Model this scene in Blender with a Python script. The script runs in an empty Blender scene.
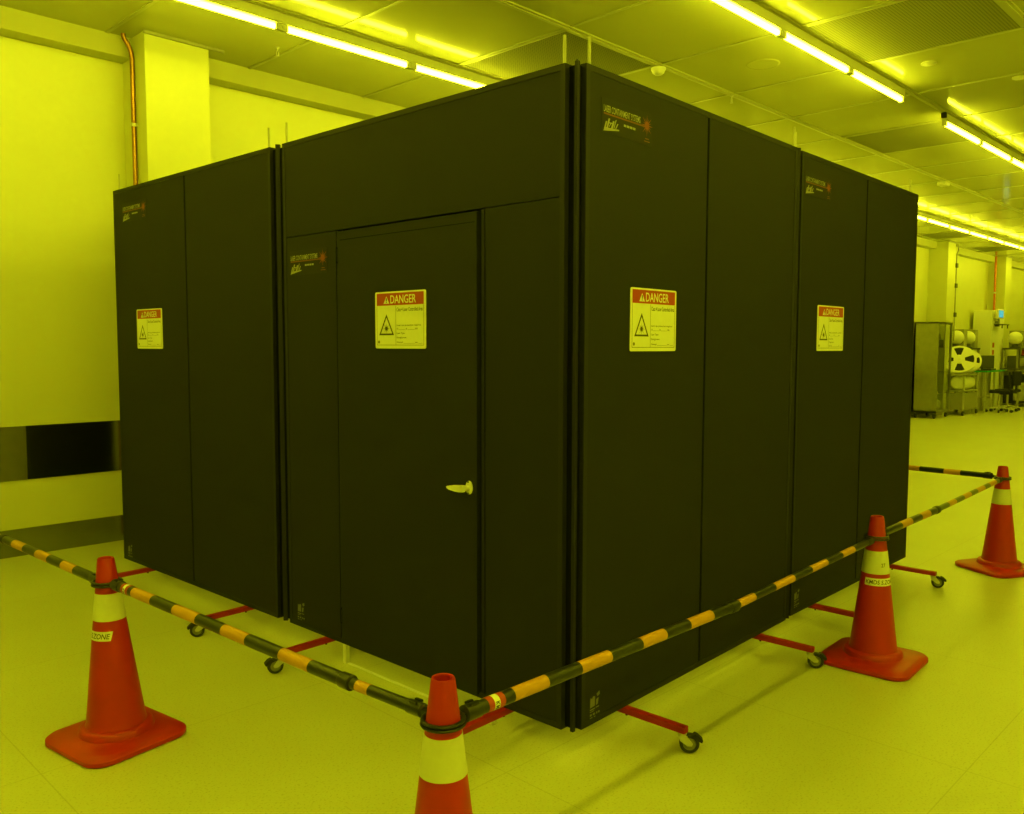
import bpy, bmesh, math, random
from mathutils import Vector, Matrix
random.seed(7)
PI = math.pi
S = bpy.context.scene
COL = S.collection

# ------------------------------------------------------------------ materials
def mat(name, col, rough=.5, metal=0., spec=.5, noise=0., nscale=40., emit=None, estr=0., trans=0., bump=0., ior=1.45):
    m = bpy.data.materials.new(name); m.use_nodes = True
    nt = m.node_tree; b = nt.nodes['Principled BSDF']
    b.inputs['Base Color'].default_value = (*col, 1)
    b.inputs['Roughness'].default_value = rough
    b.inputs['Metallic'].default_value = metal
    b.inputs['Specular IOR Level'].default_value = spec
    b.inputs['IOR'].default_value = ior
    if trans: b.inputs['Transmission Weight'].default_value = trans
    if emit:
        b.inputs['Emission Color'].default_value = (*emit, 1)
        b.inputs['Emission Strength'].default_value = estr
    if noise or bump:
        g = nt.nodes.new('ShaderNodeNewGeometry')
        n = nt.nodes.new('ShaderNodeTexNoise'); n.inputs['Scale'].default_value = nscale; n.inputs['Detail'].default_value = 3
        nt.links.new(g.outputs['Position'], n.inputs['Vector'])
        if noise:
            r = nt.nodes.new('ShaderNodeValToRGB')
            lo = [max(0, x * (1 - noise)) for x in col]; hi = [min(1, x * (1 + noise)) for x in col]
            r.color_ramp.elements[0].color = (*lo, 1); r.color_ramp.elements[1].color = (*hi, 1)
            r.color_ramp.elements[0].position = .3; r.color_ramp.elements[1].position = .7
            nt.links.new(n.outputs['Fac'], r.inputs['Fac']); nt.links.new(r.outputs['Color'], b.inputs['Base Color'])
        if bump:
            bp = nt.nodes.new('ShaderNodeBump'); bp.inputs['Strength'].default_value = bump; bp.inputs['Distance'].default_value = .002
            nt.links.new(n.outputs['Fac'], bp.inputs['Height']); nt.links.new(bp.outputs['Normal'], b.inputs['Normal'])
    return m

M = {}
M['wall'] = mat('painted wall', (.595, .60, .28), .45, noise=.02, nscale=3)
M['trimpaint'] = mat('painted bulkhead', (.52, .525, .26), .45, noise=.02, nscale=3)
M['ceil'] = mat('ceiling panel', (.51, .515, .25), .11, spec=.5, noise=.03, nscale=1.5)
M['grid'] = mat('ceiling grid', (.44, .44, .22), .3)
M['steel'] = mat('stainless steel', (.33, .33, .30), .16, metal=1., noise=.05, nscale=8)
M['steeld'] = mat('brushed stainless steel', (.42, .42, .36), .32, metal=1., noise=.08, nscale=10)
M['black'] = mat('black barrier sheet', (.0050, .0048, .004), .72, spec=.50, noise=.08, nscale=300, bump=.08)
M['frame'] = mat('black anodised frame', (.0060, .0058, .005), .66, spec=.55, noise=.05, nscale=120)
M['gap'] = mat('black rubber gasket', (.005, .005, .005), .9, spec=.1, noise=.1, nscale=60)
M['rubber'] = mat('black rubber', (.02, .02, .02), .6, noise=.1, nscale=90)
M['tyre'] = mat('dark wheel tread', (.03, .03, .028), .5, noise=.1, nscale=90)
M['hub'] = mat('pale wheel hub', (.24, .24, .15), .4, noise=.04, nscale=60)
M['zinc'] = mat('zinc plated steel', (.62, .62, .52), .35, metal=.6, noise=.05, nscale=60)
M['rod'] = mat('pale steel rod', (.42, .42, .26), .4, noise=.05, nscale=40)
M['redsteel'] = mat('red painted steel', (.34, .009, .006), .4, noise=.05, nscale=60)
M['white'] = mat('white painted metal', (.82, .82, .74), .35, noise=.02, nscale=40)
M['offwhite'] = mat('off white plastic', (.75, .75, .62), .45, noise=.04, nscale=30)
M['signface'] = mat('sign face', (.80, .80, .66), .4, noise=.02, nscale=50)
M['signred'] = mat('sign red', (.42, .045, .02), .4, noise=.03, nscale=50)
M['ink'] = mat('printed ink', (.06, .055, .03), .5, noise=.1, nscale=90)
M['logobg'] = mat('dark logo film', (.0058, .0055, .005), .68, spec=.50, noise=.05, nscale=90)
M['logotext'] = mat('pale logo lettering', (.30, .29, .2), .5, noise=.1, nscale=90)
M['logored'] = mat('red logo print', (.26, .05, .012), .5, noise=.1, nscale=90)
M['logodk'] = mat('brown logo print', (.16, .04, .012), .5, noise=.1, nscale=90)
M['grey'] = mat('pale grey print', (.17, .165, .12), .5, noise=.15, nscale=200)
M['cone'] = mat('orange red cone plastic', (.42, .013, .007), .40, noise=.06, nscale=14)
M['band'] = mat('pale reflective sleeve', (.66, .67, .52), .33, noise=.03, nscale=50)
M['yellow'] = mat('yellow stripe', (.56, .27, .02), .4, noise=.04, nscale=50)
M['bblack'] = mat('black bar plastic', (.020, .021, .016), .3, noise=.08, nscale=50)
M['bgreen'] = mat('olive grey bar plastic', (.11, .12, .06), .35, noise=.08, nscale=50)
M['copper'] = mat('copper pipe', (.32, .16, .05), .38, metal=1., noise=.12, nscale=25)
M['redpipe'] = mat('red brown pipe', (.62, .16, .05), .4, noise=.05, nscale=25)
M['dark'] = mat('black fabric', (.015, .016, .014), .8, noise=.1, nscale=60)
M['dgrey'] = mat('dark grey plastic', (.07, .075, .06), .5, noise=.1, nscale=40)
M['mgrey'] = mat('mid grey metal', (.30, .30, .23), .45, noise=.05, nscale=20)
M['green'] = mat('green table edge', (.02, .42, .08), .4, noise=.05, nscale=20)
M['glass'] = mat('clear cabinet glass', (.94, .96, .86), .02, trans=1., noise=.01, nscale=5, ior=1.12)
M['bag'] = mat('clear plastic bags', (.60, .60, .45), .3, noise=.25, nscale=25)
M['screen'] = mat('lit blue screen', (.05, .3, .5), .3, emit=(.08, .55, 1.0), estr=.55, noise=.05, nscale=20)
M['fin'] = mat('lamp housing', (.74, .74, .62), .4, noise=.02, nscale=30)
M['tube'] = mat('lit lamp tube', (.8, .8, .6), .4, emit=(1.0, 1.0, .021), estr=47., noise=.01, nscale=20)

def floor_material():
    m = bpy.data.materials.new('speckled vinyl floor'); m.use_nodes = True
    nt = m.node_tree; N = nt.nodes; L = nt.links; b = N['Principled BSDF']
    b.inputs['Roughness'].default_value = .34; b.inputs['Specular IOR Level'].default_value = .45
    g = N.new('ShaderNodeNewGeometry')
    n = N.new('ShaderNodeTexNoise'); n.inputs['Scale'].default_value = 120; n.inputs['Detail'].default_value = 2
    n2 = N.new('ShaderNodeTexNoise'); n2.inputs['Scale'].default_value = 1.3; n2.inputs['Detail'].default_value = 4
    L.new(g.outputs['Position'], n.inputs['Vector']); L.new(g.outputs['Position'], n2.inputs['Vector'])
    r = N.new('ShaderNodeValToRGB'); e = r.color_ramp.elements
    e[0].position = .30; e[0].color = (.46, .45, .22, 1); e[1].position = .44; e[1].color = (.60, .61, .32, 1)
    L.new(n.outputs['Fac'], r.inputs['Fac'])
    r2 = N.new('ShaderNodeValToRGB'); e = r2.color_ramp.elements
    e[0].position = .3; e[0].color = (.93, .93, .93, 1); e[1].position = .7; e[1].color = (1, 1, 1, 1)
    L.new(n2.outputs['Fac'], r2.inputs['Fac'])
    mx = N.new('ShaderNodeMix'); mx.data_type = 'RGBA'; mx.blend_type = 'MULTIPLY'; mx.inputs['Factor'].default_value = 1
    L.new(r.outputs['Color'], mx.inputs['A']); L.new(r2.outputs['Color'], mx.inputs['B'])
    # tile joints
    sp = N.new('ShaderNodeSeparateXYZ'); L.new(g.outputs['Position'], sp.inputs['Vector'])
    fs = []
    for ax, off in (('X', .955), ('Y', -1.07)):
        a = N.new('ShaderNodeMath'); a.operation = 'SUBTRACT'; a.inputs[1].default_value = off; L.new(sp.outputs[ax], a.inputs[0])
        k = N.new('ShaderNodeMath'); k.operation = 'PINGPONG'; k.inputs[1].default_value = 1.185 / 2; L.new(a.outputs[0], k.inputs[0])
        t = N.new('ShaderNodeMath'); t.operation = 'LESS_THAN'; t.inputs[1].default_value = .0022; L.new(k.outputs[0], t.inputs[0])
        fs.append(t)
    mxx = N.new('ShaderNodeMath'); mxx.operation = 'MAXIMUM'; L.new(fs[0].outputs[0], mxx.inputs[0]); L.new(fs[1].outputs[0], mxx.inputs[1])
    ml = N.new('ShaderNodeMath'); ml.operation = 'MULTIPLY'; ml.inputs[1].default_value = .28; L.new(mxx.outputs[0], ml.inputs[0])
    m2 = N.new('ShaderNodeMix'); m2.data_type = 'RGBA'; L.new(ml.outputs[0], m2.inputs['Factor'])
    L.new(mx.outputs['Result'], m2.inputs['A']); m2.inputs['B'].default_value = (.20, .18, .10, 1)
    L.new(m2.outputs['Result'], b.inputs['Base Color'])
    return m
M['floor'] = floor_material()

def perforated_material():
    m = bpy.data.materials.new('perforated ceiling panel'); m.use_nodes = True
    nt = m.node_tree; N = nt.nodes; L = nt.links; b = N['Principled BSDF']
    b.inputs['Roughness'].default_value = .9; b.inputs['Specular IOR Level'].default_value = .15
    g = N.new('ShaderNodeNewGeometry'); v = N.new('ShaderNodeTexVoronoi'); v.inputs['Scale'].default_value = 45; v.inputs['Randomness'].default_value = 0
    L.new(g.outputs['Position'], v.inputs['Vector'])
    r = N.new('ShaderNodeValToRGB'); e = r.color_ramp.elements
    e[0].position = .24; e[0].color = (.15, .15, .08, 1); e[1].position = .30; e[1].color = (.33, .33, .17, 1)
    L.new(v.outputs['Distance'], r.inputs['Fac']); L.new(r.outputs['Color'], b.inputs['Base Color'])
    return m
M['perf'] = perforated_material()

# ------------------------------------------------------------------ mesh helpers
class MB:
    """collects faces of one mesh, several materials allowed"""
    def __init__(self): self.v = []; self.f = []; self.mi = []; self.mats = []; self.sm = []
    def mid(self, key):
        if key not in self.mats: self.mats.append(key)
        return self.mats.index(key)
    def add(self, vs, fs, key, smooth=False, mtx=None):
        o = len(self.v); i = self.mid(key)
        for p in vs: self.v.append(tuple(mtx @ Vector(p)) if mtx else tuple(p))
        for f in fs: self.f.append([a + o for a in f]); self.mi.append(i); self.sm.append(smooth)
        return self
    def box(self, x0, x1, y0, y1, z0, z1, key, mtx=None, bev=0.):
        if bev:
            bm = bmesh.new(); bmesh.ops.create_cube(bm, size=1)
            for q in bm.verts: q.co = Vector(((x0 + x1) / 2 + q.co.x * (x1 - x0), (y0 + y1) / 2 + q.co.y * (y1 - y0), (z0 + z1) / 2 + q.co.z * (z1 - z0)))
            bmesh.ops.bevel(bm, geom=bm.edges[:] , offset=bev, segments=2, profile=.6, affect='EDGES')
            return self.bm(bm, key, mtx)
        vs = [(x, y, z) for z in (z0, z1) for y in (y0, y1) for x in (x0, x1)]
        fs = [(0, 2, 3, 1), (4, 5, 7, 6), (0, 1, 5, 4), (2, 6, 7, 3), (0, 4, 6, 2), (1, 3, 7, 5)]
        return self.add(vs, fs, key, False, mtx)
    def bm(self, bm, key, mtx=None, smooth=False):
        bm.verts.index_update()
        self.add([v.co[:] for v in bm.verts], [[v.index for v in f.verts] for f in bm.faces], key, smooth, mtx); bm.free(); return self
    def lathe(self, prof, key, seg=32, mtx=None, smooth=True, closed=False, caps=True):
        vs = []; fs = []; n = len(prof)
        for r, z in prof:
            for k in range(seg):
                a = 2 * PI * k / seg; vs.append((r * math.cos(a), r * math.sin(a), z))
        for i in range(n if closed else n - 1):
            j = (i + 1) % n
            for k in range(seg):
                l = (k + 1) % seg; fs.append((i * seg + k, i * seg + l, j * seg + l, j * seg + k))
        if not closed and caps:
            fs.append(list(range(seg - 1, -1, -1))); fs.append([(n - 1) * seg + k for k in range(seg)])
        return self.add(vs, fs, key, smooth, mtx)
    def cyl(self, p, q, r, key, seg=16, r2=None, smooth=True):
        p = Vector(p); q = Vector(q); d = q - p; L = d.length
        mtx = Matrix.Translation(p) @ d.to_track_quat('Z', 'Y').to_matrix().to_4x4()
        r2 = r if r2 is None else r2
        return self.lathe([(r, 0), (r2, L)], key, seg, mtx, smooth)
    def tube(self, pts, r, key, seg=10):
        pts = [Vector(p) for p in pts]; vs = []; fs = []; n = len(pts)
        up = Vector((.13, .31, .94)).normalized()
        for i, p in enumerate(pts):
            d = (pts[min(i + 1, n - 1)] - pts[max(i - 1, 0)]).normalized()
            s = d.cross(up); s.normalize(); t = s.cross(d)
            for k in range(seg):
                a = 2 * PI * k / seg; vs.append(p + s * (r * math.cos(a)) + t * (r * math.sin(a)))
        for i in range(n - 1):
            for k in range(seg):
                l = (k + 1) % seg; fs.append((i * seg + k, i * seg + l, (i + 1) * seg + l, (i + 1) * seg + k))
        fs.append(list(range(seg - 1, -1, -1))); fs.append([(n - 1) * seg + k for k in range(seg)])
        return self.add(vs, fs, key, True)
    def prism(self, poly, a, b, key, mtx=None, smooth=False):
        """poly in x,z extruded along y from a to b"""
        n = len(poly)
        vs = [(x, a, z) for x, z in poly] + [(x, b, z) for x, z in poly]
        fs = [list(range(n)), list(range(2 * n - 1, n - 1, -1))]
        for i in range(n):
            j = (i + 1) % n; fs.append((i, i + n, j + n, j))
        return self.add(vs, fs, key, smooth, mtx)
    def build(self, name, parent=None, mtx=None):
        me = bpy.data.meshes.new(name)
        me.from_pydata([tuple(mtx @ Vector(p)) if mtx else p for p in self.v], [], self.f)
        for k in self.mats: me.materials.append(M[k])
        for p, i, s in zip(me.polygons, self.mi, self.sm): p.material_index = i; p.use_smooth = s
        bm = bmesh.new(); bm.from_mesh(me); bmesh.ops.recalc_face_normals(bm, faces=bm.faces[:])
        bm.to_mesh(me); bm.free(); me.update()
        if any(self.sm):
            try: me.set_sharp_from_angle(angle=math.radians(40))
            except Exception: pass
        o = bpy.data.objects.new(name, me); COL.objects.link(o)
        if parent: o.parent = parent
        return o

def tag(o, label=None, cat=None, group=None, kind=None):
    if label: o['label'] = label
    if cat: o['category'] = cat
    if group: o['group'] = group
    if kind: o['kind'] = kind
    return o
def thing(name, label, cat, loc=(0, 0, 0), rz=0., group=None):
    o = bpy.data.objects.new(name, None); COL.objects.link(o); o.empty_display_size = .1
    o.location = loc; o.rotation_euler = (0, 0, rz)
    return tag(o, label, cat, group)
def copy_tree(o, parent=None):
    c = o.copy(); COL.objects.link(c)
    if parent: c.parent = parent
    for ch in list(o.children): copy_tree(ch, c)
    return c

_tc = {}
def text_geo(s, shear=0., bold=.012):
    """letters as flat faces: width-normalised list"""
    k = (s, shear, bold)
    if k in _tc: return _tc[k]
    cu = bpy.data.curves.new('txt', 'FONT'); cu.body = s; cu.size = 1.; cu.resolution_u = 3; cu.shear = shear; cu.offset = bold; cu.fill_mode = 'FRONT'
    o = bpy.data.objects.new('txt', cu); COL.objects.link(o)
    bpy.context.view_layer.update()
    me = bpy.data.meshes.new_from_object(o.evaluated_get(bpy.context.evaluated_depsgraph_get()))
    vs = [v.co[:] for v in me.vertices]; fs = [list(p.vertices) for p in me.polygons]
    bpy.data.objects.remove(o); bpy.data.curves.remove(cu); bpy.data.meshes.remove(me)
    x0 = min(v[0] for v in vs); x1 = max(v[0] for v in vs); y0 = min(v[1] for v in vs); y1 = max(v[1] for v in vs)
    vs = [((v[0] - x0) / (x1 - x0), (v[1] - y0) / (y1 - y0)) for v in vs]
    _tc[k] = (vs, fs); return _tc[k]
def put_text(mb, s, x0, x1, z0, z1, y, key, shear=0., fn=None):
    vs, fs = text_geo(s, shear)
    out = []
    for u, w in vs:
        p = (x0 + u * (x1 - x0), y, z0 + w * (z1 - z0)); out.append(fn(p) if fn else p)
    mb.add(out, fs, key)
def rect(mb, x0, x1, z0, z1, y, key):
    mb.add([(x0, y, z0), (x1, y, z0), (x1, y, z1), (x0, y, z1)], [(0, 1, 2, 3)], key)
def poly(mb, pts, y, key): mb.add([(x, y, z) for x, z in pts], [list(range(len(pts)))], key)
def rrect(x0, x1, z0, z1, r, n=4):
    out = []
    for cx, cz, a0 in ((x1 - r, z1 - r, 0), (x0 + r, z1 - r, 90), (x0 + r, z0 + r, 180), (x1 - r, z0 + r, 270)):
        for k in range(n + 1):
            a = math.radians(a0 + 90 * k / n); out.append((cx + r * math.cos(a), cz + r * math.sin(a)))
    return out

# ------------------------------------------------------------------ the room
ZC = 3.85; YW = 4.89; X0, X1, Y0 = -7.0, 34.0, -8.0
def struct(mb, name, label=None): return tag(mb.build(name), label, None, None, 'structure')
struct(MB().box(X0, X1, Y0, YW, -.12, 0, 'floor'), 'floor', 'speckled beige vinyl floor with faint joints')
struct(MB().box(X0, X1, Y0, YW, ZC, ZC + .1, 'ceil'), 'ceiling', 'glossy panelled cleanroom ceiling')
struct(MB().box(X0, X1, YW, YW + .12, 0, ZC, 'wall'), 'wall_left', 'long pale wall behind the black enclosure')
struct(MB().box(X0, X1, Y0 - .12, Y0, 0, ZC, 'wall'), 'wall_right')
struct(MB().box(X0 - .12, X0, Y0, YW, 0, ZC, 'wall'), 'wall_front')
struct(MB().box(X1, X1 + .12, Y0, YW, 0, ZC, 'wall'), 'wall_back')
struct(MB().box(X0, X1, YW - .012, YW, 0, .20, 'steel'), 'baseboard_left', 'stainless steel skirting along the wall')
struct(MB().box(-.398, X1, YW - .010, YW, .557, .95, 'steel'), 'trim_1', 'mirror bright stainless steel bumper band along the wall')
struct(MB().box(X0, -.401, YW - .010, YW, .557, .95, 'steeld'), 'trim_99', 'duller sheet of the stainless steel band at the left edge')
colx = [.375 + 4.40 * k for k in range(-1, 8)]
mb = MB()
for k, x in enumerate(colx):
    pass
xs = [X0] + sum([[x, x + .50] for x in colx if X0 < x < X1 - 1], []) + [X1]
n = 1
for a, b in zip(xs[0::2], xs[1::2]):
    n += 1
    struct(MB().box(a, b, YW - .17, YW, 3.70, ZC, 'trimpaint'), 'trim_%d' % n, 'painted bulkhead at the top of the wall')
for x in colx:
    if X0 < x < X1 - 1:
        n += 1
        struct(MB().box(x, x + .50, YW - .41, YW, 0, ZC, 'wall', bev=.006), 'trim_%d' % n, 'square painted column standing out from the wall')
        n += 1
        struct(MB().box(x - .01, x + .62, YW - .43, YW - .41, ZC - .022, ZC, 'mgrey'), 'trim_%d' % n, 'thin strip above the column')
# ceiling grid: wide bars along the lamps, narrow ones across
mb = MB(); NX0 = 2.50; PX = 1.15; GY0 = 2.20; PY = 1.207
for k in range(-9, 3):
    y = GY0 + k * PY
    if Y0 < y < YW - .5:
        mb.box(X0, X1, y - .030, y + .030, ZC - .012, ZC, 'grid')
        mb.box(X0, X1, y - .010, y + .010, ZC - .018, ZC - .012, 'grid')
for k in range(-8, 28):
    x = NX0 + k * PX
    if X0 < x < X1: mb.box(x - .014, x + .014, Y0, YW - .17, ZC - .007, ZC, 'grid')
n += 1
struct(mb, 'trim_%d' % n, 'ceiling grid of bars between the panels')

# perforated return-air panels in the ceiling
def grille(kx, ky, label):
    x0 = NX0 + kx * PX + .014; x1 = x0 + PX - .028; y0 = GY0 + ky * PY + .03; y1 = y0 + PY - .06
    if ky >= 1: y1 = min(y1, YW - .17)
    t = thing('ceiling_grille', label, 'ceiling grille', ((x0 + x1) / 2, (y0 + y1) / 2, ZC - .01), 0, 'perforated ceiling panels')
    w = (x1 - x0) / 2; d = (y1 - y0) / 2
    MB().box(-w + .02, w - .02, -d + .02, d - .02, .004, .010, 'perf').build('perforated_face', t)
    f = MB()
    f.box(-w, w, -d, -d + .02, 0, .010, 'grid').box(-w, w, d - .02, d, 0, .010, 'grid')
    f.box(-w, -w + .02, -d, d, 0, .010, 'grid').box(w - .02, w, -d, d, 0, .010, 'grid')
    f.build('grille_frame', t)
grille(1, -2, 'large dark perforated ceiling panel right of the nearest right-hand tube lamps')
grille(0, 0, 'perforated ceiling panel just above the near top corner of the enclosure')
grille(4, -1, 'perforated ceiling panel between the two right-hand rows of lamps, beyond the enclosure')
grille(12, 1, 'far perforated ceiling panel over the wall beside the first far column')
grille(15, 1, 'far perforated ceiling panel over the wall beside the second far column')

# ------------------------------------------------------------------ lamps
def make_lamp(L=1.05):
    t = thing('tube_lamp', '', 'ceiling lamp')
    f = MB()
    pr = [(-.018, 0), (-.019, -.03), (-.019, -.058), (-.024, -.072), (-.022, -.075), (.022, -.075), (.024, -.072), (.019, -.058), (.019, -.03), (.018, 0)]
    # fin profile in (y,z) along x; lower flare added to shade the ceiling
    vs = []; n_ = len(pr)
    for x in (-.575, .575):
        for a, z in pr: vs.append((x, a, z))
    fs = [list(range(n_)), list(range(2 * n_ - 1, n_ - 1, -1))] + [(i, i + n_, (i + 1) % n_ + n_, (i + 1) % n_) for i in range(n_)]
    f.add(vs, fs, 'fin')
    f.build('lamp_fin', t)
    MB().cyl((-L / 2, 0, -.097), (L / 2, 0, -.097), .0185, 'tube', 14).build('lamp_tube', t)
    for s in (-1, 1):
        MB().box(min(s * L / 2, s * .572), max(s * L / 2, s * .572), -.020, .020, -.118, -.070, 'fin', bev=.004).build('end_cap', t)
    return t
lamp0 = make_lamp(); used = [False]
ZL = ZC - .018
def lamp(x, y, label, group=None):
    o = lamp0 if not used[0] else copy_tree(lamp0)
    used[0] = True
    o.location = (x, y, ZL); o['label'] = label
    if group: o['group'] = group
    elif 'group' in o: del o['group']
G = 'tube lamps in rows under the ceiling'
nearw = {0: 'lit tube lamp nearest the copper pipe and column, leftmost in the frame',
         1: 'lit tube lamp between column and enclosure, middle of the left-hand three',
         2: 'lit tube lamp dipping behind the top edge of the enclosure, above the door wall'}
ordn = ['first', 'second', 'third', 'fourth', 'fifth', 'sixth', 'seventh', 'eighth', 'ninth', 'tenth', 'eleventh', 'twelfth', 'thirteenth', 'fourteenth']
OFF = 'tube lamp hidden behind the enclosure or outside the frame'
LP = 1.147
for k in range(-4, 24):
    x = .31 + LP * k
    if 0 <= k <= 2: lab = nearw[k]
    elif k >= 11 and x < 26.5: lab = 'far tube lamp in the row above the machines, %s counting away from the enclosure' % ordn[k - 11]
    else: lab = OFF
    lamp(x, 3.432, lab, G)
rw = {0: 'lit tube lamp cut by the top of the frame, nearest of the right-hand row',
      1: 'lit tube lamp in the middle of the nearest right-hand row',
      2: 'lit tube lamp ending the nearest right-hand row, before the gap'}
for k in range(-6, 3):
    lamp(2.835 + 1.147 * k, 1.004, rw.get(k, OFF), G)
rb = {0: 'lit tube lamp starting the second right-hand row, beside a black end clip',
      1: 'second lit tube lamp after the gap in the right-hand row',
      2: 'third lit tube lamp after the gap, cut by the right edge'}
for k in range(0, 18):
    lamp(7.35 + 1.147 * k, 1.004, rb.get(k, OFF), G)
for y in (-1.42, -3.83, -6.2):
    for k in range(0, 9 if y > -5 else 6):
        lamp((-4.9 if y > -5 else -4) + 1.147 * k * (1 if y > -5 else 1.8), y, OFF, G)
t = tag(MB().box(-.02, .02, -.022, .022, -.05, 0, 'rubber', bev=.004).build('end_clip'), 'small black clip at the start of the second right-hand lamp row', 'clip')
t.location = (6.755, .995, ZC - .018)

# small ceiling fittings
t = thing('smoke_detector', 'white domed smoke detector on the ceiling above the enclosure', 'smoke detector', (3.68, 2.23, ZC - .018))
MB().lathe([(.060, 0), (.060, -.014), (.054, -.024)], 'white', 24).build('detector_base', t)
MB().lathe([(.052, -.024), (.048, -.040), (.032, -.052), (.002, -.056)], 'white', 24).build('detector_dome', t)
t = thing('ceiling_speaker', 'round flat white disc flush in the ceiling panel', 'ceiling speaker', (4.234, 1.585, ZC))
MB().lathe([(.135, 0), (.132, -.003), (.122, -.0045), (.112, -.003), (.002, -.003)], 'ceil', 36).build('speaker_disc', t)
def sprinkler(x, y, label, z=ZC):
    t = thing('sprinkler', label, 'sprinkler', (x, y, z), 0, 'ceiling sprinklers')
    MB().lathe([(.020, 0), (.018, -.004), (.008, -.008), (.007, -.03)], 'zinc', 16).build('rose_plate', t)
    MB().box(-.012, -.007, -.004, .004, -.062, -.028, 'zinc').box(.007, .012, -.004, .004, -.062, -.028, 'zinc').lathe([(.014, -.066), (.014, -.062)], 'zinc', 14).build('sprinkler_head', t)
sprinkler(4.80, 2.20, 'tiny sprinkler at a grid crossing above the right enclosure wall', ZC - .018)
sprinkler(1.25, 4.10, 'tiny sprinkler between the column and the left-hand lamps')
sprinkler(18.9, 2.9, 'tiny sprinkler far down the ceiling beyond the enclosure')
def cdisc(x, y, label):
    t = tag(MB().lathe([(.06, 0), (.06, -.008), (.045, -.014), (.002, -.014)], 'offwhite', 20).build('ceiling_disc'), label, 'ceiling disc', 'small ceiling discs')
    t.location = (x, y, ZC)
cdisc(5.15, .60, 'small pale disc on the ceiling right of the dark perforated panel')
cdisc(6.08, .17, 'small pale disc on the ceiling at the right edge of the frame')
t = tag(MB().box(-.09, .09, -.06, .06, -.045, 0, 'offwhite', bev=.012).build('ceiling_sensor'), 'pale rectangular sensor on the ceiling above the far enclosure corner', 'sensor')
t.location = (10.6, 2.23, ZC - .018)

# pipes on the columns
t = thing('copper_pipe', 'copper pipe running up beside the left column, bent at the top', 'pipe', (.355, 4.66, 0))
bend = [(0, 0, 0), (0, 0, 2.0), (0, 0, 3.68), (-.004, 0, 3.72), (-.014, 0, 3.755), (-.030, 0, 3.785), (-.048, 0, 3.808), (-.058, 0, 3.828), (-.06, 0, 3.849)]
MB().tube(bend, .017, 'copper', 12).build('pipe_run', t)
MB().box(-.022, .019, -.022, .022, 3.18, 3.205, 'zinc', bev=.003).build('pipe_clip', t)
MB().box(-.022, .019, -.022, .022, 1.4, 1.43, 'zinc', bev=.003).build('pipe_clip', t)
t = thing('thin_pipe', 'thin grey pipe with valves beside the first far column', 'pipe', (18.53, 4.475, 0))
MB().tube([(0, 0, 1.66), (0, 0, 3.6), (.1, 0, 3.7), (.1, 0, 3.85)], .014, 'mgrey', 8).build('pipe_run', t)
for z in (2.85, 3.3, 2.2): MB().box(-.05, .05, -.03, .022, z, z + .1, 'dgrey', bev=.01).build('valve', t)
t = thing('red_pipe', 'straight red pipe left of the second far column', 'pipe', (22.30, 4.70, 0))
MB().tube([(0, 0, .0), (0, 0, 3.85)], .028, 'redpipe', 10).build('pipe_run', t)
MB().box(-.03, .06, -.03, .03, 2.9, 2.94, 'zinc').build('pipe_clip', t)
t = thing('bent_red_pipe', 'short bent red pipe at the top right of the second far column', 'pipe', (22.90, 4.60, 0))
MB().tube([(0, .1, 3.3), (0, .03, 3.36), (.02, 0, 3.5), (.03, 0, 3.7), (.1, 0, 3.85)], .028, 'redpipe', 10).build('pipe_run', t)

# ------------------------------------------------------------------ the black enclosure
PHI = math.radians(1.824)
def E(x, y): return (x * math.cos(PHI) - y * math.sin(PHI), x * math.sin(PHI) + y * math.cos(PHI))
ZB, ZT, TH = .104, 2.544, .05

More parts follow.
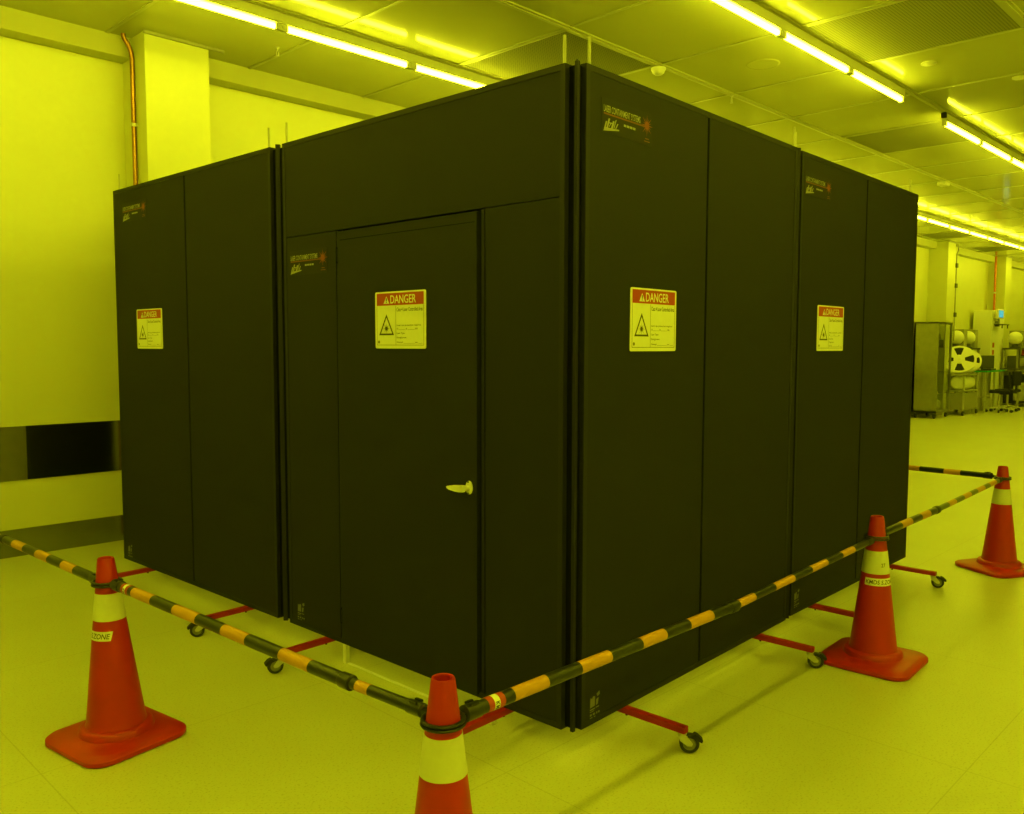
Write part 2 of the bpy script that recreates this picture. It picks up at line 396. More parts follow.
def sign_mesh(mb, x0, z1, w=.345, h=.248, y=0.):
    """danger board, front towards -y; x0 left, z1 top"""
    X = lambda u: x0 + u * w
    Z = lambda v: z1 - (v - .02 if 0 < v < 1 else v) * h
    mb.prism(rrect(X(0), X(1), Z(1), Z(0), .008), y - .003, y, 'signface')
    f = y - .0034
    rect(mb, X(.035), X(.965), Z(.262), Z(.048), f, 'signred')
    put_text(mb, 'DANGER', X(.315), X(.82), Z(.232), Z(.085), f - .0004, 'signface')
    poly(mb, [(X(.175), Z(.232)), (X(.295), Z(.232)), (X(.235), Z(.098))], f - .0004, 'signface')
    poly(mb, [(X(.226), Z(.19)), (X(.244), Z(.19)), (X(.246), Z(.135)), (X(.224), Z(.135))], f - .0008, 'ink')
    rect(mb, X(.226), X(.244), Z(.216), Z(.20), f - .0008, 'ink')
    # thin rules
    for a, b, cc, d in ((.033, .967, .955, .962), (.033, .039, .27, .96), (.961, .967, .27, .96), (.418, .424, .27, .955)):
        rect(mb, X(a), X(b), Z(d), Z(cc), f, 'ink')
    # laser triangle: thick outline with burst
    A = [(.232, .415), (.080, .785), (.384, .785)]
    cx = sum(p[0] for p in A) / 3; cz = sum(p[1] for p in A) / 3
    B = [(cx + (p[0] - cx) * .755, cz + (p[1] - cz) * .755) for p in A]
    for i in range(3):
        j = (i + 1) % 3
        poly(mb, [(X(A[i][0]), Z(A[i][1])), (X(A[j][0]), Z(A[j][1])), (X(B[j][0]), Z(B[j][1])), (X(B[i][0]), Z(B[i][1]))], f, 'ink')
    bx, bz = X(.232), Z(.668)
    poly(mb, [(bx + .0085 * math.cos(a * PI / 6), bz + .0085 * math.sin(a * PI / 6)) for a in range(12)], f, 'ink')
    for k in range(16):
        a = k * PI / 8; L = .027 if k % 2 == 0 else .019
        c_, s_ = math.cos(a), math.sin(a)
        poly(mb, [(bx - s_ * .0017, bz + c_ * .0017), (bx + s_ * .0017, bz - c_ * .0017), (bx + c_ * L, bz + s_ * L)], f - .0002, 'ink')
    poly(mb, [(X(.075) + .007 * math.cos(a * PI / 6), Z(.905) + .007 * math.sin(a * PI / 6)) for a in range(12)], f, 'grey')
    put_text(mb, 'Class 4 Laser Controlled Area', X(.438), X(.945), Z(.372), Z(.305), f, 'ink')
    put_text(mb, 'Laser eye protection required', X(.438), X(.91), Z(.635), Z(.598), f, 'ink')
    put_text(mb, 'OD', X(.438), X(.47), Z(.69), Z(.66), f, 'ink'); put_text(mb, '@', X(.62), X(.645), Z(.692), Z(.658), f, 'ink'); put_text(mb, 'nm', X(.80), X(.845), Z(.69), Z(.665), f, 'ink')
    rect(mb, X(.48), X(.61), Z(.692), Z(.688), f, 'ink'); rect(mb, X(.655), X(.79), Z(.692), Z(.688), f, 'ink')
    put_text(mb, 'Laser Type:', X(.438), X(.60), Z(.775), Z(.735), f, 'ink')
    put_text(mb, 'Energy/power:', X(.438), X(.63), Z(.85), Z(.81), f, 'ink')
    put_text(mb, 'Wavelength', X(.438), X(.56), Z(.93), Z(.895), f, 'ink'); put_text(mb, 'nm', X(.80), X(.845), Z(.925), Z(.905), f, 'ink')
    rect(mb, X(.57), X(.79), Z(.93), Z(.926), f, 'ink'); rect(mb, X(.855), X(.94), Z(.93), Z(.926), f, 'ink')

def logo_mesh(mb, x0, z1, w=.335, h=.125, y=0.):
    X = lambda u: x0 + u * w
    Z = lambda v: z1 - v * h
    mb.prism(rrect(X(0), X(1), Z(1), Z(0), .004), y - .001, y, 'logobg')
    f = y - .0014
    put_text(mb, 'LASER CONTAINMENT SYSTEMS', X(.04), X(.75), Z(.40), Z(.20), f, 'logotext')
    rect(mb, X(.04), X(.86), Z(.47), Z(.42), f, 'logodk')
    # slanted script mark
    for a, b, c2, d in ((.05, .075, .93, .66), (.10, .13, .84, .56), (.145, .16, .80, .66), (.18, .215, .86, .60), (.235, .25, .80, .54), (.265, .285, .80, .64)):
        poly(mb, [(X(a - .01), Z(c2)), (X(b - .01), Z(c2)), (X(b + .03), Z(d)), (X(a + .03), Z(d))], f, 'logotext')
    poly(mb, [(X(.03), Z(.96)), (X(.33), Z(.84)), (X(.33), Z(.80)), (X(.08), Z(.84))], f - .0002, 'logotext'); rect(mb, X(.13), X(.22), Z(.70), Z(.67), f - .0002, 'logotext')
    for a in (.42, .48, .54, .60): rect(mb, X(a), X(a + .05), Z(.66), Z(.59), f, 'logotext')
    cx, cz = X(.885), Z(.40)
    poly(mb, [(cx + .0135 * math.cos(a * PI / 8), cz + .015 * math.sin(a * PI / 8)) for a in range(16)], f, 'logored')
    for k in range(16):
        a = k * PI / 8; c_, s_ = math.cos(a), math.sin(a); L = .042 if k % 2 == 0 else .030
        poly(mb, [(cx - s_ * .0035, cz + c_ * .0035), (cx + s_ * .0035, cz - c_ * .0035), (cx + c_ * L, cz + s_ * L)], f - .0002, 'logored')
    rect(mb, X(.83), X(.95), Z(.90), Z(.87), f, 'logodk'); rect(mb, X(.85), X(.93), Z(.82), Z(.79), f, 'logodk')

def label_mesh(mb, x0, z1, w=.07, h=.10, y=0.):
    X = lambda u: x0 + u * w
    Z = lambda v: z1 - v * h
    f = y - .0008
    mb.prism([(X(0), Z(1)), (X(1), Z(1)), (X(1), Z(0)), (X(0), Z(0))], y - .0004, y, 'logobg')
    poly(mb, [(X(.08), Z(.56)), (X(.50), Z(.53)), (X(.52), Z(.17)), (X(.36), Z(.13)), (X(.24), Z(.21)), (X(.10), Z(.17))], f, 'grey')
    poly(mb, [(X(.64), Z(.10)), (X(.92), Z(.02)), (X(.95), Z(.16)), (X(.74), Z(.22))], f, 'grey')
    poly(mb, [(X(.62), Z(.30)), (X(.84), Z(.27)), (X(.78), Z(.50)), (X(.60), Z(.54))], f, 'grey')
    for a, b, c2, d in ((.06, .52, .66, .61), (.06, .44, .73, .70), (.58, .88, .64, .60)):
        rect(mb, X(a), X(b), Z(c2), Z(d), f, 'grey')
    for k, (a, b) in enumerate(((.06, .22), (.32, .52), (.62, .74), (.8, .94))): rect(mb, X(a), X(b), Z(.88), Z(.80), f, 'grey')
    for k, (a, b) in enumerate(((.06, .3), (.42, .56))): rect(mb, X(a), X(b), Z(.97), Z(.93), f, 'grey')

def frame_mb(x0, x1, z0, z1, b=.022, y0=0., y1=TH):
    m = MB()
    m.box(x0, x1, y0, y1, z1 - b, z1, 'frame').box(x0, x1, y0, y1, z0, z0 + b, 'frame')
    m.box(x0, x0 + b, y0, y1, z0 + b, z1 - b, 'frame').box(x1 - b, x1, y0, y1, z0 + b, z1 - b, 'frame')
    return m

def caster_into(foot, x, ysign, ang, sway=0.):
    """swivel caster under the outer end of a foot; children of the foot bar"""
    ye = -.260 * ysign if ysign > 0 else .26
    R = Matrix.Translation((x, ye, 0)) @ Matrix.Rotation(ang, 4, 'Z')
    # rolling direction local +x, axle local y, wheel offset in +x
    f = MB(); off = .026
    f.lathe([(.017, .078), (.017, .070), (.012, .066)], 'zinc', 16)
    for s in (-1, 1):
        f.prism([(-.016, .068), (.016, .068), (off + .012, .040), (off + .008, .031), (off - .008, .031), (-.010, .050)], s * .0155 - .0015, s * .0155 + .0015, 'zinc')
    f.box(-.017, .017, -.017, .017, .064, .069, 'zinc')
    f.cyl((off, -.019, .0375), (off, .019, .0375), .005, 'zinc', 10)
    f.build('caster_fork', foot, R)
    w = MB(); MX = Matrix.Translation((off, 0, .0375)) @ Matrix.Rotation(PI / 2, 4, 'X')
    w.lathe([(.025, -.012), (.034, -.012), (.0375, -.008), (.0375, .008), (.034, .012), (.025, .012)], 'tyre', 28, MX, True, True)
    w.lathe([(.004, -.010), (.010, -.011), (.012, -.007), (.0215, -.006), (.0255, -.0105), (.0255, .0105), (.0215, .006), (.012, .007), (.010, .011), (.004, .010)], 'hub', 28, MX, True, True)
    w.build('caster_wheel', foot, R)
    b = MB()
    b.prism([(off + .004, .062), (off + .020, .076), (off + .034, .070), (off + .050, .054), (off + .046, .044), (off + .034, .050), (off + .026, .056)], -.015, .015, 'rubber')
    b.build('brake_pedal', foot, R)

def foot(parent, x, ang, inner=True):
    o = MB()
    o.box(x - .016, x + .016, -.276, .276, .078, .1035, 'redsteel', None, .003)
    o.cyl((x, -.004, .068), (x, -.004, .078), .005, 'rubber', 8)
    o = o.build('support_foot', parent)
    o['label'] = 'red steel foot bar on a swivel caster'
    caster_into(o, x, 1, ang)
    if inner: caster_into(o, x, -1, ang + .7)
    return o

def rods(t, xs_, z=2.645, yb=.012):
    for x in xs_:
        m = MB().cyl((x, yb, ZT), (x, yb, z), .0060, 'rod', 8); m.build('top_rod', t)

def barrier(label, pa, pb, seam=None, feet=(), sign=None, logo=None, lab=None, rods_at=(), door=False, joint=0., rod_y=.012):
    """pa, pb enclosure coordinates of the left and right ends of the outer face seen from outside"""
    A = Vector(E(*pa)); B = Vector(E(*pb)); d = B - A; W = d.length
    t = thing('laser_barrier_panel', label, 'barrier panel', (A.x, A.y, 0), math.atan2(d.y, d.x), 'black barrier panels of the enclosure')
    frame_mb(0, W, ZB, ZT).build('panel_frame', t)
    fb = .0225
    if not door:
        for a, b in ((fb, seam - .0078), (seam + .0078, W - fb)):
            MB().box(a, b, .0015, TH - .002, ZB + fb, ZT - fb, 'black', None, .0012).build('panel_sheet', t)
        MB().box(seam - .0076, seam + .0076, .013, TH - .003, ZB + fb, ZT - fb, 'gap').build('seam_gasket', t)
    else:
        H = 2.078; d0, d1, gx = .470, 1.390, 1.402
        MB().box(fb, W - fb, .0015, TH - .002, H + .001, ZT - fb, 'black', None, .0012).build('panel_sheet', t)
        MB().box(fb, d0 - .030, .0015, TH - .002, ZB + fb, H - .002, 'black', None, .0012).build('panel_sheet', t)
        MB().box(gx + .022, W - fb, .0015, TH - .002, ZB + fb, H - .002, 'black', None, .0012).build('panel_sheet', t)
        jm = MB()
        jm.box(gx - .001, gx + .016, .003, TH, ZB + .0225, H - .003, 'frame')
        jm.box(d0 - .029, d0 - .001, .012, TH, ZB + .0225, H - .003, 'gap').box(d0 - .0235, d0 - .013, .002, .0125, ZB + .0225, H - .003, 'frame')
        jm.box(gx + .0165, gx + .0215, .008, TH - .001, ZB + .0225, H - .003, 'gap')
        jm.box(d1 + .001, gx - .002, .020, TH - .001, ZB + .0225, H - .003, 'gap')
        jm.box(d0, d1, .020, TH - .001, H - .008, H + .0035, 'gap')
        jm.build('door_jamb', t)
        dr = MB().box(d0, d1, -.012, TH - .012, ZB + .012, H - .010, 'black', None, .002)
        dr.box(d0 + .02, d1 - .01, -.0126, -.0116, H - .052, H - .048, 'gap')
        dr = dr.build('door', t); dr['label'] = 'black swing door with a pale lever handle'
        for z in (1.96, .245):
            MB().box(d0 - .022, d0 - .004, -.006, .002, z - .035, z + .035, 'gap', None, .002).cyl((d0 - .005, -.012, z - .036), (d0 - .005, -.012, z + .036), .005, 'gap', 10).box(d0 - .004, d0 + .004, -.0145, -.012, z - .03, z + .03, 'frame').build('door_hinge', dr)
        # lever handle: oval rose, lever pointing to the left
        hx, hz = 1.349, .969; hm = MB()
        RX = Matrix.Translation((hx, -.012, hz)) @ Matrix.Rotation(PI / 2, 4, 'X') @ Matrix.Diagonal((.68, 1.0, .75, 1))
        hm.lathe([(.0275, 0), (.0275, .006), (.024, .010), (.012, .012)], 'white', 28, RX)
        hm.lathe([(.011, .010), (.011, .044), (.008, .050)], 'white', 16, Matrix.Translation((hx, -.012, hz)) @ Matrix.Rotation(PI / 2, 4, 'X'))
        for s in (-1, 1): hm.cyl((hx, -.0225, hz + s * .023), (hx, -.0190, hz + s * .023), .004, 'dgrey', 10)
        pts = [(-.008, .013), (.010, .014), (.010, -.013), (-.014, -.015), (-.035, -.015), (-.070, -.011), (-.084, -.006), (-.087, -.001), (-.083, .003), (-.05, .009)]
        hm.prism([(hx + a, hz + b) for a, b in pts], -.062, -.046, 'white')
        hm.build('door_handle', dr)['label'] = 'pale lever handle with an oval plate'
        sm = MB(); sign_mesh(sm, .753, 1.776, .338, y=-.0123); sm.build('warning_sign', dr)
        # white sill frame under the door
        th = MB()
        for x in (.452, 1.44): th.box(x - .012, x + .012, .012, .036, .0, ZB - .001, 'white', None, .002)
        th.box(.44, 1.452, .018, .034, .0, .003, 'white')
        th.build('door_sill', t)['label'] = 'white sill strip and posts under the door'
    for x, ang in feet: foot(t, x, ang)
    if sign and not door:
        sm = MB(); sign_mesh(sm, sign[0], sign[1], sign[2] if len(sign) > 2 else .345, y=.0013); sm.build('warning_sign', t)
    if logo:
        lm = MB(); logo_mesh(lm, *logo, y=.0014); lm.build('logo_sticker', t)
    if lab:
        lm = MB(); label_mesh(lm, *lab, y=.0014); lm.build('data_label', t)
    rods(t, rods_at, yb=rod_y)
    if joint:   # vertical joint post and its rubber lips at the right-hand end
        jp = MB()
        xm = W + joint / 2
        jp.box(-.011, .011, -.011, .011, ZB - .002, ZT + .006, 'frame', Matrix.Translation((xm, .016, 0)) @ Matrix.Rotation(PI / 4, 4, 'Z'))
        jp.box(W + .001, W + joint - .001, .020, TH - .004, ZB + .01, ZT - .012, 'gap')
        jp.build('joint_post', t)
    return t, W

L2, w2 = barrier('black two-sheet barrier panel nearest the wall, left of the door panel', (.002, 3.860), (.006, 1.985), seam=3.86 - 2.896,
    feet=((3.86 - 3.50, 4.3), (3.86 - 2.30, 4.22)), sign=(3.86 - 3.558, 1.765), logo=(.125, 2.447, .35, .12), lab=(.062, .218), rods_at=(.072, 1.852), joint=.103)
L1, w1 = barrier('black barrier panel with the swing door and header above it', (.010, 1.878), (.001, .053),
    feet=((1.878 - 1.552, 4.4), (1.878 - .345, 4.1)), logo=(.048, 2.008, .325, .12), lab=(.068, .236), rods_at=(.026, 1.812), door=True)
R1, v1 = barrier('black two-sheet barrier panel right of the near corner, widest in the frame', (.052, -.004), (1.807, .006), seam=.918 - .052,
    feet=((.343 - .052, 5.35), (1.510 - .052, 5.2)), sign=(.340 - .052, 1.769, .332), logo=(.155 - .052 - .012, 2.447, .335, .125), lab=(.049, .225), rods_at=(.03, 1.738), joint=.08)
R2, v2 = barrier('black two-sheet barrier panel at the far right end, behind the middle cone', (1.887, .016), (3.650, .0), seam=2.775 - 1.887,
    feet=((2.19 - 1.887, 5.2), (3.385 - 1.887, 5.1)), sign=(2.122 - 1.887, 1.764, .350), logo=(1.925 - 1.887, 2.447, .335, .118), lab=(.036, .235), rods_at=(.007, 1.725), rod_y=.043)
# corner post between the door panel and the right-hand panel (a part of the right-hand panel)
cp = MB()
cp.box(-.0068, .0068, -.0068, .0068, ZB - .004, ZT + .004, 'frame', Matrix.Translation((-.024, .023, 0)))
cp.add([(-.0308, .0162, ZT + .004), (-.0172, .0162, ZT + .004), (-.0172, .0298, ZT + .004), (-.0308, .0298, ZT + .004), (-.024, .023, ZT + .013)], [(0, 1, 4), (1, 2, 4), (2, 3, 4), (3, 0, 4)], 'frame')
cp.prism([(-.028, ZB + .008), (0, ZB + .008), (0, ZT - .008), (-.028, ZT - .008)], .022, .040, 'gap')
cp.build('corner_post', R1)
cg = MB().prism([(.002, ZB + .008), (.028, ZB + .008), (.028, ZT - .008), (.002, ZT - .008)], .024, .042, 'gap', Matrix.Translation((w1 - .002, 0, 0)))
cg.build('corner_gasket', L1)
# hidden sides of the enclosure, seen only in the steel band and by the light they stop
HB = 'plain black barrier panel on the hidden back sides of the enclosure'
for pa, pb in (((1.82, 3.90), (.05, 3.90)), ((3.66, 3.90), (1.89, 3.90)), ((3.70, .05), (3.70, 1.93)), ((3.70, 1.98), (3.70, 3.86))):
    barrier(HB, pa, pb, seam=.9, feet=())

# ------------------------------------------------------------------ cones and bars
ZR = .597
def cone_r(z): return .0302 + (.72 - z) * .1215
def make_cone(label, x, y, rz, text=None, twist=0., lean=(0., 0.), half=.215, band=(.484, .587), lz=.411, small=None, base_tag=None, hidden=False):
    t = thing('traffic_cone', label, 'traffic cone', (x, y, 0), rz, 'red traffic cones')
    # base: rounded square plate, domed towards the body
    b = MB(); n = 16; N_ = 4 * n
    def ring(h, r, z):
        out = []
        for cx, cy, a0 in ((h - r, h - r, 0), (-(h - r), h - r, 90), (-(h - r), -(h - r), 180), (h - r, -(h - r), 270)):
            for k in range(n):
                a = math.radians(a0 + 90 * k / (n - 1)); out.append((cx + r * math.cos(a), cy + r * math.sin(a), z))
        return out
    def circ(r, z):
        out = []
        for a0 in (0, 90, 180, 270):
            for k in range(n):
                a = math.radians(a0 + 90 * k / (n - 1)); out.append((r * math.cos(a), r * math.sin(a), z))
        return out
    q_ = half - .215
    rings = [ring(.208 + q_, .075, 0), ring(.215 + q_, .080, .006), ring(.215 + q_, .080, .020), ring(.206 + q_, .075, .028), ring(.170, .11, .032), circ(.155, .036), circ(.138, .042), circ(.134, .060), circ(.126, .068), circ(.114, .071)]
    vs = sum(rings, []); fs = []
    for i in range(len(rings) - 1):
        for k in range(N_):
            l = (k + 1) % N_; fs.append((i * N_ + k, i * N_ + l, (i + 1) * N_ + l, (i + 1) * N_ + k))
    fs.append(list(range(N_ - 1, -1, -1)))
    fs.append([(len(rings) - 1) * N_ + k for k in range(N_)])
    b.add(vs, fs, 'cone', True); b.build('cone_base', t)
    c = MB()
    c.lathe([(.1115, .069), (.112, .0715), (.1085, .078), (cone_r(.10), .10), (cone_r(.44), .44), (cone_r(.55), .55), (cone_r(.714), .714), (.0285, .720), (.0235, .719), (.022, .712), (.034, .60), (.05, .45), (.002, .44)], 'cone', 40, None, True, False, False)
    SH = Matrix(((1, 0, lean[0] / .65, -lean[0] * .07 / .65), (0, 1, lean[1] / .65, -lean[1] * .07 / .65), (0, 0, 1, 0), (0, 0, 0, 1)))
    c.build('cone_body', t, SH)
    s = MB(); e = .0016
    s.lathe([(cone_r(band[0]) + .0003, band[0]), (cone_r(band[0]) + e, band[0]), (cone_r(band[1]) + e, band[1]), (cone_r(band[1]) + .0003, band[1])], 'band', 40, None, True, True)
    s.build('reflective_band', t, SH)
    def wrap(a0, z0, tilt=0., eps=.002):
        def fn(p):
            u, _, w = p; z = z0 + w + tilt * u
            r = cone_r(z) + eps; a = a0 + u / r
            return (r * math.cos(a), r * math.sin(a), z)
        return fn
    if text:
        lab = MB(); L = .170; h = .036; a0 = twist - (L / 2) / cone_r(.44)
        fn = wrap(a0, lz, 0., .0016)
        nn = 24; vv = []
        for i in range(nn + 1):
            vv.append(fn((L * i / nn, 0, 0))); vv.append(fn((L * i / nn, 0, h)))
        lab.add(vv, [(2 * i, 2 * i + 2, 2 * i + 3, 2 * i + 1) for i in range(nn)], 'signface', True)
        put_text(lab, text, .007, L - .007, .008, .028, 0, 'ink', fn=wrap(a0, lz, 0., .0021))
        lab.build('name_sticker', t, SH)['label'] = 'pale sticker with dark capital lettering'
    if small:
        lab = MB(); put_text(lab, small[0], 0, .022, 0, .018, 0, 'ink', fn=wrap(small[1], .482, 0., .0024)); lab.build('inked_number', t, SH)
    if base_tag is not None:
        MB().box(-.030, .030, -.2165, -.2145, .006, .021, 'logotext', Matrix.Rotation(base_tag, 4, 'Z') @ Matrix.Translation((.03, 0, 0))).build('base_sticker', t)
    return t
CC = {'c1': (-1.124, 1.415), 'c2': (-.995, -.422), 'c3': (1.820, -.388), 'c4': (4.185, -.318)}
CAMXY = (-2.360, -1.997)
def facing(k): return math.atan2(CAMXY[1] - CC[k][1], CAMXY[0] - CC[k][0])
r1 = math.radians(9)
make_cone('red cone on the left with a sticker ending in ONE', CC['c1'][0] + .014, CC['c1'][1] - .016, r1, 'KMDS S.ZONE', facing('c1') - r1 - 1.14, lean=(-.014, .016), half=.206)
make_cone('nearest red cone, cut off by the bottom edge of the frame', *CC['c2'], .2, band=(.477, .580))
r3 = math.radians(3)
make_cone('red cone before the right-hand panels with a lettered sticker under its sleeve', *CC['c3'], r3, 'KMDS S.ZONE', facing('c3') - r3 + .61, band=(.447, .556), lz=.392, small=('27', facing('c3') - r3 + .42))
make_cone('farthest red cone, at the right edge of the frame', *CC['c4'], math.radians(-28), band=(.462, .566), base_tag=-math.radians(75))
CC['c5'] = (-1.215, 3.60); CC['c6'] = (4.50, 1.66)
make_cone('red cone outside the frame on the left', *CC['c5'], .1)
make_cone('red cone hidden behind the enclosure', *CC['c6'], .3)

def bar(label, a, b, segs, split, za, zb, sag=0., ra=.0192, rb=.0155, tag_at=None, inner_black='bblack'):
    """segs: yellow stripes measured from cone a; the two tubes meet at split and may sag there"""
    P = Vector((*CC[a], za)); Q = Vector((*CC[b], zb)); d = Q - P; L = d.length
    Mid = P + d * (split / L) - Vector((0, 0, sag)) - P
    Qr = Q - P; Z0 = Vector((0, 0, 0))
    t = thing('barrier_bar', label, 'barrier bar', P, 0, 'striped cone bars')
    def basis(p, q):
        u = (q - p).normalized(); return Matrix.Translation(p) @ u.to_track_quat('X', 'Z').to_matrix().to_4x4()
    q1 = basis(Z0, Mid); q2 = basis(Mid, Qr)
    RYl = Matrix.Rotation(PI / 2, 4, 'Y'); L1_ = Mid.length; L2_ = (Qr - Mid).length
    def run(s0, s1, r, mb, blk, Q_, off):
        cuts = [s0]
        for y0, y1 in segs:
            for v in (y0, y1):
                if s0 < v < s1: cuts.append(v)
        cuts.append(s1); cuts.sort()
        for c0, c1 in zip(cuts[:-1], cuts[1:]):
            mid = (c0 + c1) / 2
            key = 'yellow' if any(y0 <= mid <= y1 for y0, y1 in segs) else blk
            mb.lathe([(r, c0 - off), (r, c1 - off)], key, 20, Q_ @ RYl, True)
    o = MB(); run(.10, split, ra, o, 'bblack', q1, 0.); o.build('outer_tube', t)
    i = MB(); run(split - .02, split + L2_ - .10, rb, i, inner_black, q2, split); i.build('inner_tube', t)
    MB().lathe([(ra + .001, L1_ - .035), (ra + .003, L1_ - .03), (ra + .003, L1_ + .010), (rb + .001, L1_ + .014)], 'bblack', 20, q1 @ RYl).build('joint_collar', t)
    for s_, Q_, cen, zc, r in ((1, q1, 0., za, ra), (-1, q2, L2_, zb, rb)):
        e = MB(); R0 = cone_r(zc) + .0085
        def sp(x0, x1): a_, b_ = cen + s_ * x0, cen + s_ * x1; return min(a_, b_), max(a_, b_)
        e.lathe([(r + .002, cen + s_ * .125), (r + .003, cen + s_ * .120), (r + .003, cen + s_ * .072), (r * .75, cen + s_ * .066)], 'bblack', 20, Q_ @ RYl)
        x0, x1 = sp(.050, .076); e.box(x0, x1, -.012, .012, -.005, .007, 'bblack', Q_)
        x0, x1 = sp(.085, .110); e.box(x0, x1, -.014, -.006, r, r + .006, 'bblack', Q_, .001).box(x0, x1, .006, .014, r, r + .006, 'bblack', Q_, .001)
        prof = [(R0 + .006 * math.cos(k * PI / 4), .0048 * math.sin(k * PI / 4)) for k in range(8)]
        e.lathe(prof, 'bblack', 36, Matrix.Translation(Z0 if s_ > 0 else Qr), True, True)
        e.build('end_ring', t)
    if tag_at:
        RY = q1 @ RYl
        l0, l1 = tag_at; lm = MB(); third = (l1 - l0) / 3
        for k, key in enumerate(('signred', 'signface', 'signred')):
            lm.lathe([(ra + .0008, l0 + k * third), (ra + .0008, l0 + (k + 1) * third)], key, 20, RY, True, False, False)
        def fn(p):
            x, _, w = p
            an = math.pi / 2 + .55 + (x - .5) * 2.0 + PI
            rr = ra + .0013
            return tuple(RY @ Vector((rr * math.cos(an), rr * math.sin(an), l0 + third * (1.12 + .76 * (1 - w)))))
        put_text(lm, 'KMDS', 0, 1, 0, 1, 0, 'ink', fn=fn)
        lm.build('name_sticker', t)['label'] = 'red and yellow wrap label'
    return t
bar('striped bar from the left cone out of the frame', 'c1', 'c5', [(.29, .42), (.57, .71), (.86, 1.0), (1.13, 1.28), (1.5, 1.64), (1.8, 1.94)], 1.16, .617, .612)
bar('striped bar between the left cone and the nearest cone', 'c1', 'c2', [(.231, .375), (.531, .684), (.842, .981), (1.161, 1.305), (1.512, 1.565)], 1.475, .628, .614, .006, tag_at=(.152, .205))
bar('long striped bar along the right-hand panels, from the nearest cone to the middle cone', 'c2', 'c3', [(.245, .383), (.53, .675), (.838, .974), (1.121, 1.272), (1.468, 1.586), (1.749, 1.915), (2.078, 2.233), (2.391, 2.525)], 1.44, .604, .612, .028, tag_at=(.145, .206))
bar('striped bar between the middle cone and the farthest cone', 'c3', 'c4', [(.32, .475), (.63, .775), (1.12, 1.26), (1.42, 1.57), (1.71, 1.88), (2.00, 2.16)], .93, .624, .634, .008, rb=.0158, inner_black='bgreen')
bar('striped bar running behind the enclosure from the farthest cone', 'c4', 'c6', [(.281, .399), (.579, .70), (.9, 1.05), (1.2, 1.35), (1.5, 1.65)], 1.1, .645, .61)

# ------------------------------------------------------------------ far equipment along the wall
# glass fronted drying cabinet
t = thing('steel_cabinet', 'tall stainless cabinet with a clear front beside the enclosure edge', 'cabinet', (16.85, 4.25, 0))
m = MB()
m.box(0, .03, .04, .50, .12, 2.05, 'steeld').box(0, .85, .46, .50, .12, 2.05, 'steeld').box(0, .85, .0, .50, 2.02, 2.05, 'steeld').box(0, .85, 0, .50, .12, .16, 'steeld')
m.box(0, .035, 0, .04, .12, 2.05, 'steeld').box(.815, .85, 0, .04, .12, 2.05, 'steeld').box(.815, .85, .46, .50, .12, 2.05, 'steeld')
m.build('cabinet_body', t)
for z in (.52, .98, 1.50): MB().box(.03, .82, .05, .46, z, z + .015, 'steeld').build('shelf', t)
d = MB()
for a, b in ((.04, .425), (.43, .81)):
    d = MB().box(a, b, .012, .016, .17, 2.01, 'glass'); d = d.build('glass_door', t)
    e = MB().box(a, a + .02, .006, .022, .16, 2.02, 'steeld').box(b - .02, b, .006, .022, .16, 2.02, 'steeld').box(a, b, .006, .022, 2.0, 2.02, 'steeld').box(a, b, .006, .022, .16, .18, 'steeld'); e.build('door_frame', d)
MB().box(.83, .834, .04, .46, .16, 2.02, 'glass').build('side_glass', t)
for x, y in ((.06, .06), (.79, .06), (.06, .44), (.79, .44)):
    MB().cyl((x, y, .06), (x, y, .12), .015, 'zinc', 8).lathe([(.05, -.015), (.05, .015)], 'tyre', 14, Matrix.Translation((x, y, .05)) @ Matrix.Rotation(PI / 2, 4, 'X')).build('caster', t)
# bagged goods on its shelves
def bagged(x, y, z, sx, sy, sz, label, name='plastic_bag'):
    bm = bmesh.new(); bmesh.ops.create_icosphere(bm, subdivisions=3, radius=1)
    rs = random.Random(int(x * 97 + z * 31))
    ph = [rs.uniform(0, 6) for _ in range(4)]
    for v in bm.verts:
        p = v.co.copy(); k = 1 + .10 * math.sin(5 * p.x + ph[0]) * math.sin(4 * p.z + ph[1]) + .06 * math.sin(9 * p.y + ph[2])
        v.co = Vector((p.x * sx * k, p.y * sy * k, sz + p.z * sz * k if p.z > -.6 else sz - .6 * sz * k))
    lo = min(v.co.z for v in bm.verts)
    for v in bm.verts: v.co.z -= lo
    o = MB().bm(bm, 'bag', None, True).build(name); o.location = (x, y, z)
    tag(o, label, 'bag', 'bags in the steel cabinet')
bagged(17.12, 4.60, .535, .17, .08, .17, 'crumpled clear bag at the left of the cabinet shelf just above its floor')
bagged(17.48, 4.60, .535, .16, .08, .16, 'crumpled clear bag at the right of the cabinet shelf just above its floor')
bagged(17.12, 4.60, .995, .17, .08, .19, 'crumpled clear bag at the left of the middle cabinet shelf')
bagged(17.48, 4.60, .995, .17, .08, .18, 'crumpled clear bag at the right of the middle cabinet shelf')
bagged(17.25, 4.45, .16, .28, .13, .15, 'wide crumpled clear bag on the floor of the steel cabinet')
for x, lab in ((17.10, 'dark box at the left of the top cabinet shelf'), (17.50, 'dark box at the right of the top cabinet shelf')):
    o = tag(MB().box(-.13, .13, -.14, .14, 0, .16, 'dgrey', None, .015).box(-.09, .09, -.10, .10, .16, .30, 'mgrey', None, .03).build('storage_box'), lab, 'box', 'boxes in the steel cabinet'); o.location = (x, 4.54, 1.515)

